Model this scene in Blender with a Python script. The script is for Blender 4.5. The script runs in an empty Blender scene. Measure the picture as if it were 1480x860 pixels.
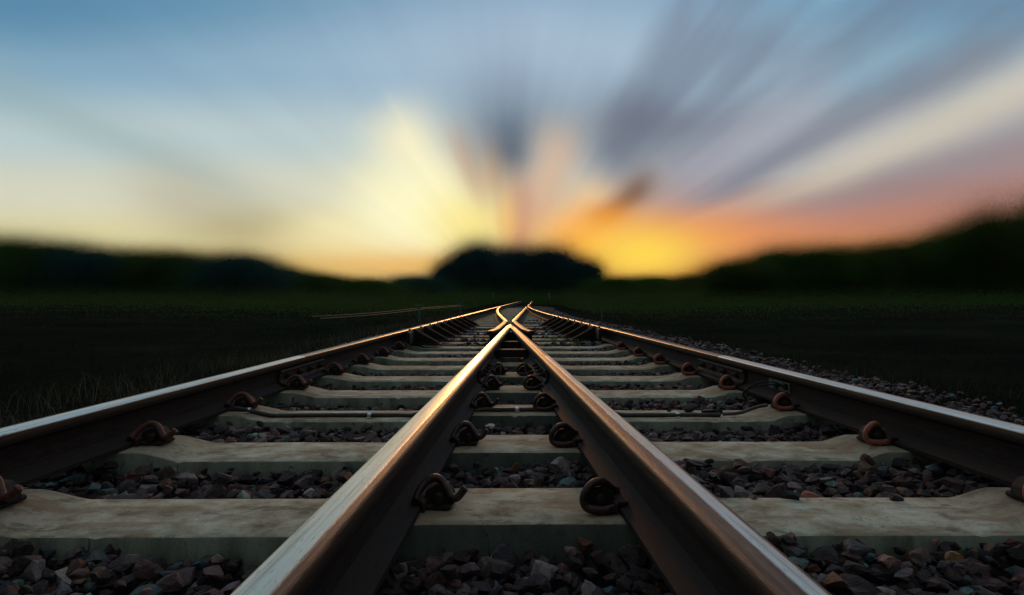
import bpy, math, random
import numpy as np
from mathutils import Vector, Matrix, noise as mnoise

random.seed(7)
RNG = np.random.default_rng(11)
SC = bpy.context.scene
COL = SC.collection

# ------------------------------------------------------------------ basics
def lin(c):
    return tuple(((v / 255) / 12.92 if v / 255 <= .04045 else ((v / 255 + .055) / 1.055) ** 2.4) for v in c)

def tag(o, label=None, cat=None, group=None, kind=None):
    if label: o['label'] = label
    if cat: o['category'] = cat
    if group: o['group'] = group
    if kind: o['kind'] = kind
    return o

def empty(name, loc=(0, 0, 0), rz=0):
    o = bpy.data.objects.new(name, None)
    COL.objects.link(o)
    o.empty_display_size = .05
    o.location = loc
    o.rotation_euler = (0, 0, rz)
    return o

def link(name, me, mat=None, parent=None):
    o = bpy.data.objects.new(name, me)
    COL.objects.link(o)
    if mat is not None and not me.materials:
        me.materials.append(mat)
    if parent is not None:
        o.parent = parent
    return o

def mesh_np(name, V, F, attrs=None, smooth=False, col=None):
    """V (n,3); F (m,k) all the same size."""
    V = np.asarray(V, dtype=np.float32)
    F = np.asarray(F, dtype=np.int32)
    me = bpy.data.meshes.new(name)
    me.vertices.add(len(V))
    me.vertices.foreach_set('co', V.ravel())
    m, k = F.shape
    me.loops.add(m * k)
    me.polygons.add(m)
    me.loops.foreach_set('vertex_index', F.ravel())
    me.polygons.foreach_set('loop_start', np.arange(0, m * k, k, dtype=np.int32))
    me.polygons.foreach_set('use_smooth', np.full(m, smooth, dtype=bool))
    me.update(calc_edges=True)
    me.validate()
    for n, a in (attrs or {}).items():
        at = me.attributes.new(n, 'FLOAT', 'POINT')
        at.data.foreach_set('value', np.asarray(a, dtype=np.float32))
    if col is not None:
        at = me.attributes.new('col', 'FLOAT_COLOR', 'POINT')
        c4 = np.ones((len(V), 4), dtype=np.float32)
        c4[:, :3] = col
        at.data.foreach_set('color', c4.ravel())
    return me

class MB:
    """collects boxes, tubes and prisms into one mesh"""
    def __init__(s): s.v = []; s.f = []; s.sm = []
    def add(s, v, f, smooth=False):
        b = len(s.v)
        s.v += [tuple(p) for p in v]
        s.f += [tuple(b + i for i in q) for q in f]
        s.sm += [smooth] * len(f)
    def box(s, c, d, rot=0.0, ch=.12):
        """box with chamfered edges; ch = chamfer as a share of the smallest side"""
        e = min(d) * ch
        x, y, z = d[0] / 2, d[1] / 2, d[2] / 2
        xs = [(-x, -x + e), (x, x - e)]
        pts = {}
        v = []
        ca, sa = math.cos(rot), math.sin(rot)
        for ix, sx in enumerate((-1, 1)):
            for iy, sy in enumerate((-1, 1)):
                for iz, sz in enumerate((-1, 1)):
                    for a in range(3):
                        p = [sx * (x - e), sy * (y - e), sz * (z - e)]
                        p[a] = (sx * x, sy * y, sz * z)[a]
                        pts[ix, iy, iz, a] = len(v)
                        v.append((c[0] + p[0] * ca - p[1] * sa, c[1] + p[0] * sa + p[1] * ca, c[2] + p[2]))
        f = []
        for a in range(3):
            o1, o2 = (a + 1) % 3, (a + 2) % 3
            for s_ in (0, 1):
                q = []
                for p1, p2 in ((0, 0), (1, 0), (1, 1), (0, 1)):
                    i = [0, 0, 0]; i[a] = s_; i[o1] = p1; i[o2] = p2
                    q.append(pts[i[0], i[1], i[2], a])
                f.append(q if s_ else q[::-1])
            for p1 in (0, 1):          # edges parallel to axis a
                for p2 in (0, 1):
                    i = [0, 0, 0]; j = [0, 0, 0]
                    i[a] = 0; j[a] = 1
                    i[o1] = j[o1] = p1; i[o2] = j[o2] = p2
                    q = [pts[i[0], i[1], i[2], o1], pts[j[0], j[1], j[2], o1], pts[j[0], j[1], j[2], o2], pts[i[0], i[1], i[2], o2]]
                    f.append(q)
        for i in (0, 1):
            for j in (0, 1):
                for k in (0, 1):
                    f.append([pts[i, j, k, 0], pts[i, j, k, 1], pts[i, j, k, 2]])
        s.add(v, f)
    def tube(s, pts, r, n=10, cap=True):
        P = [Vector(p) for p in pts]
        R = r if hasattr(r, '__len__') else [r] * len(P)
        v = []; f = []
        up = Vector((.13, .29, .95)).normalized()
        prev = None
        for i, p in enumerate(P):
            t = (P[min(i + 1, len(P) - 1)] - P[max(i - 1, 0)]).normalized()
            a = (prev - t * prev.dot(t)) if prev is not None else up - t * up.dot(t)
            if a.length < 1e-4: a = t.orthogonal()
            a.normalize(); prev = a
            b = t.cross(a)
            for k in range(n):
                w = 2 * math.pi * k / n
                v.append(p + (a * math.cos(w) + b * math.sin(w)) * R[i])
        for i in range(len(P) - 1):
            for k in range(n):
                f.append((i * n + k, i * n + (k + 1) % n, (i + 1) * n + (k + 1) % n, (i + 1) * n + k))
        s.add(v, f, True)
        if cap:
            for i, sg in ((0, -1), (len(P) - 1, 1)):
                t = (P[i] - P[i - sg]).normalized()
                c = P[i] + t * R[i] * .45
                ring = [v[i * n + k] for k in range(n)]
                s.add(ring + [c], [((k, (k + 1) % n, n) if sg > 0 else ((k + 1) % n, k, n)) for k in range(n)], True)
    def prism(s, poly, axis, a0, a1):
        """poly in the other two axes, extruded along axis"""
        n = len(poly)
        def P(u, w, a):
            return {'x': (a, u, w), 'y': (u, a, w), 'z': (u, w, a)}[axis]
        v = [P(u, w, a0) for u, w in poly] + [P(u, w, a1) for u, w in poly]
        f = [tuple(range(n)), tuple(range(2 * n - 1, n - 1, -1))]
        for i in range(n):
            j = (i + 1) % n
            f.append((i, i + n, j + n, j))
        s.add(v, f)
    def mesh(s, name):
        me = bpy.data.meshes.new(name)
        me.from_pydata(s.v, [], s.f)
        for p, m in zip(me.polygons, s.sm): p.use_smooth = m
        me.validate(); me.update()
        import bmesh
        bm = bmesh.new(); bm.from_mesh(me)
        bmesh.ops.recalc_face_normals(bm, faces=bm.faces)
        bm.to_mesh(me); bm.free()
        return me
    def build(s, name, mat, parent=None):
        return link(name, s.mesh(name), mat, parent)

def spline(pts, n=6):
    """Catmull-Rom through pts"""
    P = [np.array(p, float) for p in pts]
    P = [2 * P[0] - P[1]] + P + [2 * P[-1] - P[-2]]
    out = []
    for i in range(1, len(P) - 2):
        for k in range(n):
            t = k / n
            a, b, c, d = P[i - 1:i + 3]
            out.append(.5 * ((2 * b) + (c - a) * t + (2 * a - 5 * b + 4 * c - d) * t * t + (3 * b - a - 3 * c + d) * t ** 3))
    out.append(P[-2])
    return out

# ------------------------------------------------------------------ node helper
class NT:
    def __init__(s, tree): s.t = tree; s.n = tree.nodes; s.l = tree.links
    def new(s, typ, **kw):
        nd = s.n.new(typ)
        for k, v in kw.items(): setattr(nd, k, v)
        return nd
    def put(s, sock, v):
        if isinstance(v, X): s.l.new(v.o, sock)
        elif hasattr(v, 'is_output'): s.l.new(v, sock)
        elif isinstance(v, (tuple, list)) and len(v) == 3 and sock.type == 'RGBA': sock.default_value = (*v, 1)
        else: sock.default_value = v
    def m(s, op, *a, clamp=False):
        nd = s.new('ShaderNodeMath', operation=op, use_clamp=clamp)
        for i, v in enumerate(a): s.put(nd.inputs[i], v)
        return X(s, nd.outputs[0])
    def mix(s, f, a, b, mode='MIX'):
        nd = s.new('ShaderNodeMix', data_type='RGBA', blend_type=mode)
        nd.clamp_factor = True
        s.put(nd.inputs[0], f); s.put(nd.inputs[6], a); s.put(nd.inputs[7], b)
        return X(s, nd.outputs[2])
    def sstep(s, v, a, b):
        nd = s.new('ShaderNodeMapRange', interpolation_type='SMOOTHSTEP')
        if a > b:
            nd.inputs[3].default_value = 1; nd.inputs[4].default_value = 0
            a, b = b, a
        s.put(nd.inputs[0], v); nd.inputs[1].default_value = a; nd.inputs[2].default_value = b
        return X(s, nd.outputs[0])
    def ramp(s, v, stops, interp='LINEAR'):
        nd = s.new('ShaderNodeValToRGB')
        cr = nd.color_ramp; cr.interpolation = interp
        while len(cr.elements) < len(stops): cr.elements.new(.5)
        for e, (p, c) in zip(cr.elements, stops):
            e.position = p; e.color = (*c, 1)
        s.put(nd.inputs[0], v)
        return X(s, nd.outputs[0])
    def noise(s, vec, scale, detail=3, rough=.55, dist=0, out=0):
        nd = s.new('ShaderNodeTexNoise')
        if vec is not None: s.put(nd.inputs['Vector'], vec)
        nd.inputs['Scale'].default_value = scale; nd.inputs['Detail'].default_value = detail
        nd.inputs['Roughness'].default_value = rough; nd.inputs['Distortion'].default_value = dist
        return X(s, nd.outputs[out])
    def scaled(s, vec, sc):
        nd = s.new('ShaderNodeMapping')
        s.put(nd.inputs[0], vec); nd.inputs['Scale'].default_value = sc
        return X(s, nd.outputs[0])
    def attr(s, name, out='Fac'):
        nd = s.new('ShaderNodeAttribute', attribute_name=name)
        return X(s, nd.outputs[out])
    def comb(s, x, y, z):
        nd = s.new('ShaderNodeCombineXYZ')
        for i, v in enumerate((x, y, z)): s.put(nd.inputs[i], v)
        return X(s, nd.outputs[0])
    def sep(s, v):
        nd = s.new('ShaderNodeSeparateXYZ'); s.put(nd.inputs[0], v)
        return [X(s, o) for o in nd.outputs]
    def bump(s, h, strength, dist):
        nd = s.new('ShaderNodeBump'); s.put(nd.inputs['Height'], h)
        nd.inputs['Strength'].default_value = strength; nd.inputs['Distance'].default_value = dist
        return X(s, nd.outputs[0])

class X:
    def __init__(s, nt, o): s.nt = nt; s.o = o
    def __add__(s, b): return s.nt.m('ADD', s, b)
    __radd__ = __add__
    def __mul__(s, b): return s.nt.m('MULTIPLY', s, b)
    __rmul__ = __mul__
    def __sub__(s, b): return s.nt.m('SUBTRACT', s, b)
    def __rsub__(s, b): return s.nt.m('SUBTRACT', b, s)
    def __truediv__(s, b): return s.nt.m('DIVIDE', s, b)

def material(name):
    mt = bpy.data.materials.new(name); mt.use_nodes = True
    nt = NT(mt.node_tree)
    bsdf = nt.n['Principled BSDF']
    return mt, nt, bsdf
def S(nt, bsdf, **kw):
    for k, v in kw.items(): nt.put(bsdf.inputs[k.replace('_', ' ')], v)

# ------------------------------------------------------------------ materials
def rail_mat(name='worn_rail_steel', lo=None, hi=.046, tint=(1, 1, 1), headk=1.0, worn_from=None):
    mt, nt, b = material(name)
    pu, pz, ps = nt.attr('pu'), nt.attr('pz'), nt.attr('ps')
    st = nt.comb(ps * 2.5, pu * 40, pz * 16)
    n1 = nt.noise(nt.comb(ps * 3, pu * 160, 0), 1.0, 5, .65)
    n2 = nt.noise(nt.comb(ps * 1.1, pu * 40, 5), 1.0, 4, .6)
    n3 = nt.noise(nt.comb(ps * 40, pu * 300, 0), 1.0, 4, .6)
    # running band: from the gauge corner inward (pu = metres from the gauge face)
    edge = pu + (n2 - .5) * .016 + (n3 - .5) * .006
    band = nt.sstep(edge, hi + .004, hi - .004) * nt.sstep(pz, -.011, -.006)
    if worn_from: band = band * nt.sstep(ps, worn_from, worn_from + .35)
    if lo is not None: band = band * nt.sstep(edge, lo - .003, lo + .004)
    mid = nt.sstep(pz, -.030, -.008)                      # rubbed brown head
    rust = nt.noise(st, 9, 6, .65)
    rustc = nt.ramp(rust, [(.25, (.008, .005, .004)), (.5, (.02, .010, .007)), (.72, (.04, .018, .011)), (.9, (.07, .035, .02))])
    headc = nt.ramp(nt.noise(nt.comb(ps * 2.5, pu * 60, pz * 60), 1.6, 7, .72), [(.28, (.03, .016, .011)), (.5, (.095, .052, .034)), (.72, (.20, .11, .07))])
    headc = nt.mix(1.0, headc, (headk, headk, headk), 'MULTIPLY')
    c = nt.mix(mid, rustc, headc)
    steel = nt.ramp(n1, [(.22, (.26, .21, .17)), (.5, (.62, .56, .50)), (.8, (.74, .70, .65))])
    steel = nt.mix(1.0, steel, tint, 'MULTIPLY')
    scratch = nt.sstep(n3, .60, .68) * .75
    steel = nt.mix(scratch, steel, (.14, .10, .08))
    c = nt.mix(band, c, steel)
    rough = nt.mix(band, nt.mix(mid, (.78,) * 3, (.46,) * 3), nt.ramp(n1, [(.3, (.38,) * 3), (.7, (.26,) * 3)]))
    S(nt, b, Base_Color=c, Metallic=band * .94 + mid * (1 - band) * (.5 * headk), Roughness=rough, Specular_IOR_Level=.22)
    h = rust * (1 - band) * 1.3 + n3 * .18
    S(nt, b, Normal=nt.bump(h, .5, .0025))
    return mt

def iron_mat(name, lo, hi, rough=.7, metal=.15, sc=40):
    mt, nt, b = material(name)
    tc = nt.new('ShaderNodeTexCoord').outputs['Object']
    n = nt.noise(tc, sc, 6, .65)
    c = nt.ramp(n, [(.3, lo), (.7, hi)])
    S(nt, b, Base_Color=c, Roughness=rough, Metallic=metal, Specular_IOR_Level=.3, Normal=nt.bump(n, .5, .002))
    return mt

def concrete_mat():
    mt, nt, b = material('stained_concrete')
    g = nt.new('ShaderNodeNewGeometry')
    P = X(nt, g.outputs['Position']); Nz = nt.sep(X(nt, g.outputs['Normal']))[2]
    x, y, z = nt.sep(P)
    big = nt.noise(P, 3.2, 4, .6)
    med = nt.noise(P, 14, 6, .62)
    fine = nt.noise(P, 130, 4, .7)
    c = nt.ramp(med * .65 + big * .35, [(.34, (.14, .095, .058)), (.44, (.32, .25, .16)), (.54, (.46, .385, .27)), (.66, (.60, .53, .42))])
    grain = nt.noise(P, 320, 2, .6)
    c = nt.mix(1.0, c, nt.mix(grain, (.72, .72, .71), (1.22, 1.22, 1.22)), 'MULTIPLY')
    blot = nt.sstep(nt.noise(nt.scaled(P, (1, 1.6, 1)), 7.5, 7, .74, .5), .54, .62)
    c = nt.mix(blot * .7, c, (.12, .085, .055))
    # brown rust wash near the rails and drawn-out smears
    smear = nt.sstep(nt.noise(nt.scaled(P, (2.2, 8, 8)), 1.5, 5, .65), .48, .62)
    rail = nt.attr('rs')
    c = nt.mix(nt.m('MULTIPLY', smear, .7), c, (.24, .145, .075))
    c = nt.mix(rail * nt.sstep(med, .35, .6) * .75, c, (.13, .075, .042))
    # dark oil spots and chips
    vor = nt.new('ShaderNodeTexVoronoi'); vor.inputs['Scale'].default_value = 10
    nt.put(vor.inputs['Vector'], nt.scaled(P, (1, 1.7, 1)))
    d = X(nt, vor.outputs['Distance']) + (med - .5) * .25
    sp = nt.sstep(d, .17, .11) * nt.sstep(nt.sep(X(nt, vor.outputs['Color']))[0], .40, .48)
    c = nt.mix(sp * .65, c, (.12, .11, .095))
    pits = nt.sstep(fine, .60, .66)
    c = nt.mix(pits * .6, c, (.14, .12, .10))
    # vertical faces: green-black drips, plus a darker base tone painting their shade
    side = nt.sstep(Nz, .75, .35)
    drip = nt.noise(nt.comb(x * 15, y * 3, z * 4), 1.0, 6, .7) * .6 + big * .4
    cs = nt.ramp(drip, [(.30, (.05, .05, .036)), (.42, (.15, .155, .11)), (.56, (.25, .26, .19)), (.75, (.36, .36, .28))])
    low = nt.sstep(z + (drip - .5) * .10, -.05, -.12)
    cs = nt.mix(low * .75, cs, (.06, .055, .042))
    crk = nt.sstep(nt.m('ABSOLUTE', nt.noise(nt.comb(x * 4, y * 2, z * 2), 1.3, 4, .6) - .5), .010, .003) * nt.sstep(med, .5, .6) * .8
    cs = nt.mix(crk, cs, (.02, .018, .014))
    # vertical faces inside the vee get a darker, greener tone
    vee_tone = nt.attr('vee')
    cs = nt.mix(vee_tone * .65, cs, (.03, .045, .036))
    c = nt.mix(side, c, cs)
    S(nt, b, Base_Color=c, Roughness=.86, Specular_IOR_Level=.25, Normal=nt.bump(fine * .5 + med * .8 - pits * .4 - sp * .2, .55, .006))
    return mt

def stone_mat():
    mt, nt, b = material('crushed_stone')
    c = nt.attr('col', 'Color')
    P = X(nt, nt.new('ShaderNodeNewGeometry').outputs['Position'])
    n = nt.noise(P, 60, 6, .7); n2 = nt.noise(P, 260, 3, .7)
    c = nt.mix(nt.sstep(n, .35, .70), nt.mix(1.0, c, (.55, .50, .48), 'MULTIPLY'), c)
    c = nt.mix(nt.sstep(n2, .62, .74) * .45, c, (.22, .19, .17))
    S(nt, b, Base_Color=c, Roughness=.7, Specular_IOR_Level=.3, Normal=nt.bump(n + n2 * .5, 1.0, .010))
    return mt

def soil_mat():
    mt, nt, b = material('dark_soil')
    P = X(nt, nt.new('ShaderNodeNewGeometry').outputs['Position'])
    n = nt.noise(P, .35, 6, .6); n2 = nt.noise(P, 5, 8, .75)
    c = nt.ramp(n * .6 + n2 * .4, [(.35, (.007, .008, .006)), (.52, (.013, .014, .009)), (.70, (.026, .027, .015))])
    S(nt, b, Base_Color=c, Roughness=1.0, Specular_IOR_Level=0.0, Normal=nt.bump(n2, 1, .05))
    return mt

def leaf_mat(name, c0, c1, trans=.15):
    mt, nt, b = material(name)
    c = nt.mix(nt.attr('lv'), c0, c1)
    S(nt, b, Base_Color=c, Roughness=.9, Specular_IOR_Level=.0)
    t = nt.new('ShaderNodeBsdfTranslucent'); nt.put(t.inputs[0], c)
    mx = nt.new('ShaderNodeMixShader'); mx.inputs[0].default_value = trans
    nt.l.new(b.outputs[0], mx.inputs[1]); nt.l.new(t.outputs[0], mx.inputs[2])
    nt.l.new(mx.outputs[0], nt.n['Material Output'].inputs[0])
    return mt

M = {
    'rail': rail_mat(),
    'rail_wide': rail_mat('wide_polished_rail_steel', None, .052, (1.0, .95, .86)),
    'rail_glow': rail_mat('glow_tinted_crossing_steel', None, .050, (.60, .38, .19)),  # golden sky reflection painted into the steel tint
    'rail_dim': rail_mat('little_worn_glow_tinted_steel', None, .026, (.38, .24, .13), .35),  # narrow worn band; orange tint imitates the sunset reflected on the far rails
    'rail_wing': rail_mat('wing_rail_steel', None, .030, (.30, .19, .105), .22, 8.6),  # orange tint stands in for reflected sky glow, kept dimmer here
    'rail_brown': rail_mat('brown_narrow_worn_steel', .008, .036, (.46, .31, .21), .8),
    'rail_narrow': rail_mat('narrow_polished_rail_steel', .010, .034),
    'concrete': concrete_mat(),
    'stone': stone_mat(),
    'soil': soil_mat(),
    'clip_red': iron_mat('red_rust_spring_steel', (.13, .040, .028), (.36, .105, .066), .55, .1, 60),
    'clip_brown': iron_mat('brown_rust_spring_steel', (.030, .012, .009), (.15, .046, .027), .65, .1, 90),
    'clip_dark': iron_mat('shade_toned_spring_steel', (.018, .011, .009), (.085, .042, .030), .45, .3, 60),  # darker copy for the vee clips, shade between the rails put into the colour
    'cast': iron_mat('dark_cast_iron', (.010, .008, .007), (.040, .022, .015), .75, .2, 50),
    'plate': iron_mat('rusty_plate', (.016, .010, .008), (.065, .030, .019), .7, .2, 25),
    'black': iron_mat('tarred_steel', (.004, .004, .004), (.012, .010, .009), .85, 0, 20),
    'cable': iron_mat('grey_cable_sheath', (.022, .019, .015), (.060, .050, .038), .5, 0, 30),
    'tin': iron_mat('galvanised_strap', (.40, .42, .40), (.62, .64, .62), .35, .8, 60),
    'grey_patch': iron_mat('grey_weld_patch_lit_lug', (.07, .08, .07), (.15, .16, .14), .7, .1, 40),
    'wire': iron_mat('bare_wire', (.05, .04, .03), (.12, .08, .055), .6, .3, 20),
    'post': iron_mat('weathered_post', (.05, .045, .035), (.12, .10, .07), .8, 0, 12),
    'white': iron_mat('old_white_paint', (.20, .22, .21), (.32, .34, .32), .8, 0, 9),
    'teal': iron_mat('faded_teal_paint', (.04, .09, .09), (.08, .15, .15), .7, 0, 9),
    'bark': iron_mat('bark', (.012, .010, .008), (.035, .028, .02), .95, 0, 5),
    'leaf_green': leaf_mat('green_leaves', (.030, .070, .014), (.055, .12, .024), .45),
    'leaf_olive': leaf_mat('olive_leaves', (.038, .058, .014), (.075, .10, .024), .45),
    'leaf_blue': leaf_mat('blue_green_leaves', (.020, .054, .050), (.036, .085, .075), .45),
    'thicket': leaf_mat('thicket_leaves', (.034, .062, .018), (.058, .092, .028), .5),
    'weed': leaf_mat('weed_leaves', (.05, .16, .02), (.10, .28, .04), .3),
    'dry': leaf_mat('dry_grass', (.04, .038, .027), (.13, .112, .08), .2),
    'scrub': leaf_mat('dark_scrub', (.016, .019, .011), (.030, .036, .018), .1),
}

# ------------------------------------------------------------------ geometry of the turnout (metres)
K = .0455            # half angle of the crossing
Y0 = 8.4             # theoretical point
RT = .149            # rail top above the rail seats
CAMZ = RT + .339
JOINT = 3.55         # where the plain rails are bolted to the crossing rails

def a_left(y): return .0449 * (y - 8.1) - 1.0
def a_right(y): return K * (y - Y0)
def b_left(y): return -K * (y - Y0)
def b_right(y): return -.0449 * (y - 8.1) + .992
YC, HALF = 19.15, 8.5     # where the diverging lines fold into one track
def bez(p0, p1, p2, n):
    return [tuple((1 - t) ** 2 * np.array(p0) + 2 * t * (1 - t) * np.array(p1) + t * t * np.array(p2)) for t in np.linspace(0, 1, n)]
R_STOCK_FAR = bez((b_right(YC - HALF), YC - HALF), (a_right(YC), YC), (a_right(YC + HALF), YC + HALF), 26)
L_BLADE = bez((b_left(YC - HALF), YC - HALF), (a_left(YC), YC), (a_left(YC + HALF), YC + HALF), 26)

# cross-section: (u from the gauge face into the rail, z below the top); starts under the foot
HW, FW, RH = .068, .122, .145
def rail_profile():
    c = HW / 2
    half = [(FW / 2, -RH), (FW / 2, -RH + .011), (FW / 2 - .018, -RH + .015), (.026, -RH + .022), (.011, -RH + .034), (.0078, -RH + .06),
            (.0078, -.062), (.011, -.048), (.020, -.041), (HW / 2 - .002, -.036), (HW / 2, -.030), (HW / 2, -.011)]
    arc = [(HW / 2 - .010 + .010 * math.cos(a), -.0110 + .0100 * math.sin(a)) for a in np.linspace(.25, math.pi / 2 - .12, 5)]
    top = [(.015, -.0004), (.005, -.0001)]
    right = half + arc + top
    left = [(-u, z) for u, z in right[::-1]]
    return [(c + u, z) for u, z in right + left]   # u=HW far side ... u=0 gauge face
PROFILE = rail_profile()

def dense(path, step=.25):
    out = []
    for (x0, y0), (x1, y1) in zip(path[:-1], path[1:]):
        n = max(1, int(math.hypot(x1 - x0, y1 - y0) / step))
        out += [(x0 + (x1 - x0) * k / n, y0 + (y1 - y0) * k / n) for k in range(n)]
    return out + [path[-1]]

def sweep(name, path, side, mat, parent=None, prof=PROFILE, top=RT, ztop=None, origin=(0, 0, 0)):
    """path = gauge-face line (x,y); side=+1: the rail's body lies on +x of it"""
    path = dense(path)
    n, k = len(path), len(prof)
    P = np.array(path)
    T = np.gradient(P, axis=0); T /= np.linalg.norm(T, axis=1)[:, None]
    Nn = np.stack([T[:, 1], -T[:, 0]], 1) * side
    dist = np.concatenate([[0], np.cumsum(np.linalg.norm(np.diff(P, axis=0), axis=1))]) + P[0, 1]
    U = np.array([p[0] for p in prof]); Z = np.array([p[1] for p in prof])
    V = np.zeros((n, k, 3))
    V[:, :, 0] = P[:, None, 0] + Nn[:, None, 0] * U
    V[:, :, 1] = P[:, None, 1] + Nn[:, None, 1] * U
    V[:, :, 2] = top + Z
    if ztop is not None:
        V[:, :, 2] += np.array([ztop(y) for y in P[:, 1]])[:, None] * (Z[None] > -.07)
    F = []
    for i in range(n - 1):
        for j in range(k):
            a, b_ = i * k + j, i * k + (j + 1) % k
            q = (a, b_, b_ + k, a + k)
            F.append(q if side > 0 else q[::-1])
    V = V.reshape(-1, 3) - np.array(origin)
    pu = np.tile(U, n); pz = np.tile(Z, n); ps = np.repeat(dist, k)
    # end caps
    me = bpy.data.meshes.new(name)
    faces = [tuple(f) for f in F] + [tuple(range(k)) if side < 0 else tuple(range(k))[::-1], tuple((n - 1) * k + j for j in (range(k) if side > 0 else range(k - 1, -1, -1)))]
    me.from_pydata(V.tolist(), [], faces)
    for p in me.polygons: p.use_smooth = len(p.vertices) == 4
    for nm, a in (('pu', pu), ('pz', pz), ('ps', ps)):
        at = me.attributes.new(nm, 'FLOAT', 'POINT'); at.data.foreach_set('value', np.asarray(a, np.float32))
    me.set_sharp_from_angle(angle=math.radians(38))
    return link(name, me, mat, parent)

def hex_bolt(mb, c, axis_x, r=.016, t=.018):
    """nut facing +-x"""
    poly = [(c[1] + r * math.cos(a), c[2] + r * math.sin(a)) for a in [math.pi / 3 * k + .3 for k in range(6)]]
    x0, x1 = (c[0], c[0] + t * axis_x)
    mb.prism(poly, 'x', min(x0, x1), max(x0, x1))
    mb.tube([(c[0] + t * axis_x, c[1], c[2]), (c[0] + (t + .014) * axis_x, c[1], c[2])], r * .5, 8)

def fishplate(parent, gx, side, inner, y0, y1, name='fishplate'):
    """bolted joint plate on the web; gx(y) gauge-face x; body on `side`; plate on the `inner` x-direction face"""
    mb = MB()
    def wx(y, off): return gx(y) + side * (HW / 2) + inner * off
    sec = [(.009, RT - .050), (.028, RT - .046), (.031, RT - .058), (.022, RT - .066), (.020, RT - .100), (.032, RT - .112), (.034, RT - .122), (.009, RT - .116)]
    v = []; n = len(sec)
    for y in (y0, y1):
        for o, z in sec: v.append((wx(y, o), y, z))
    f = [tuple(range(n)), tuple(range(2 * n - 1, n - 1, -1))] + [(i, i + n, (i + 1) % n + n, (i + 1) % n) for i in range(n)]
    mb.add(v, f)
    fp = mb.build(name, M['plate'], parent)
    for k in range(4):
        y = y0 + (y1 - y0) * (k + .5) / 4
        b = MB(); hex_bolt(b, (wx(y, .020), y, RT - .083), inner)
        b.build('bolt', M['cast'], fp)

# ---- plain rails (near) : one thing each
def rail_thing(name, label, path, side, group=None, cat='rail', mat='rail'):
    o = sweep(name, path, side, M[mat])
    tag(o, label, cat, group)
    return o

NEAR = -.45
GAP = .005
r = rail_thing('running_rail', 'near left outer rail, rusty with shiny top, up to the bolted joint',
               [(a_left(NEAR), NEAR), (a_left(JOINT), JOINT)], -1, 'rails')
fishplate(r, a_left, -1, 1, JOINT - .33, JOINT + .33)
r = rail_thing('running_rail', 'near right outer rail, rusty with shiny top and a grey weld patch',
               [(b_right(NEAR), NEAR), (b_right(JOINT), JOINT)], 1, 'rails')
fishplate(r, b_right, 1, -1, JOINT - .33, JOINT + .33)
mb = MB()                                                        # grey patch on the web where the bond wire is welded
yb = 2.86
mb.box((b_right(yb) + HW / 2 - .011, yb, .075), (.004, .20, .045), K)
mb.build('weld_patch', M['grey_patch'], r)
r = rail_thing('running_rail', 'left arm of the central vee, rail with wide pale polished top',
               [(a_right(NEAR), NEAR), (a_right(JOINT), JOINT)], 1, 'rails', mat='rail_wide')
fishplate(r, a_right, 1, 1, JOINT - .30, JOINT + .30)
r = rail_thing('running_rail', 'right arm of the central vee, rail with narrow polished strip and brown side',
               [(b_left(NEAR), NEAR), (b_left(JOINT), JOINT)], -1, 'rails', mat='rail_narrow')
fishplate(r, b_left, -1, -1, JOINT - .30, JOINT + .30)

# ---- far stock rails
J2 = JOINT + GAP
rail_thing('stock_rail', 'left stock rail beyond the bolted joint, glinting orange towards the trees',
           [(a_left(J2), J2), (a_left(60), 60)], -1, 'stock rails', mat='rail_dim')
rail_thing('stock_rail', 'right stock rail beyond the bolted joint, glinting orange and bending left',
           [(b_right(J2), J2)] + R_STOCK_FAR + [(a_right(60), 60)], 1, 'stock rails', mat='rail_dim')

# ---- crossing: vee of two legs and a solid point
frog = tag(empty('crossing_vee', (0, Y0, 0)), 'solid steel crossing point where the two central rails meet in a sharp shiny vee', 'rail crossing')
LEGEND = 6.93
ORG = (0, Y0, 0)
sweep('vee_leg', [(a_right(J2), J2), (a_right(LEGEND), LEGEND)], 1, M['rail_glow'], frog, origin=ORG)
sweep('vee_leg', [(b_left(J2), J2), (b_left(LEGEND), LEGEND)], -1, M['rail_brown'], frog, origin=ORG)
def nose_mesh():
    ys = [LEGEND + .002, 7.15, 7.4, 7.6, 7.75, 7.84, 7.88]
    V, F, pu, pz, ps = [], [], [], [], []
    for y in ys:
        w = K * (Y0 - y)
        if y > 7.4: w *= (1 - (y - 7.4) / .48 * .72)
        drop = -.005 * max(0, (y - 7.3) / .5)
        e = min(.012, w * .45)
        sec = [(-w - .024, -RH), (-w, -.09), (-w, -.014), (-w + e * .3, -.004), (-w + e, -.0005), (-.002, -.0012),
               (.002, -.0012), (w - e, -.0005), (w - e * .3, -.004), (w, -.014), (w, -.09), (w + .024, -RH)]
        for u, z in sec:
            V.append((u, y - Y0, RT + z + drop)); pz.append(max(z, -.14)); ps.append(y)
            pu.append(max(0, w - abs(u)) * .5)
    k = 12
    for i in range(len(ys) - 1):
        for j in range(k):
            a, b_ = i * k + j, i * k + (j + 1) % k
            F.append((a, b_, b_ + k, a + k))
    F += [tuple(range(k))[::-1], tuple((len(ys) - 1) * k + j for j in range(k))]
    me = bpy.data.meshes.new('point'); me.from_pydata(V, [], F)
    for nm, a in (('pu', pu), ('pz', pz), ('ps', ps)):
        at = me.attributes.new(nm, 'FLOAT', 'POINT'); at.data.foreach_set('value', np.asarray(a, np.float32))
    import bmesh
    bm = bmesh.new(); bm.from_mesh(me); bmesh.ops.recalc_face_normals(bm, faces=bm.faces); bm.to_mesh(me); bm.free()
    for p in me.polygons: p.use_smooth = len(p.vertices) == 4
    me.set_sharp_from_angle(angle=math.radians(30))
    return me
link('point', nose_mesh(), M['rail_glow'], frog)
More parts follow.
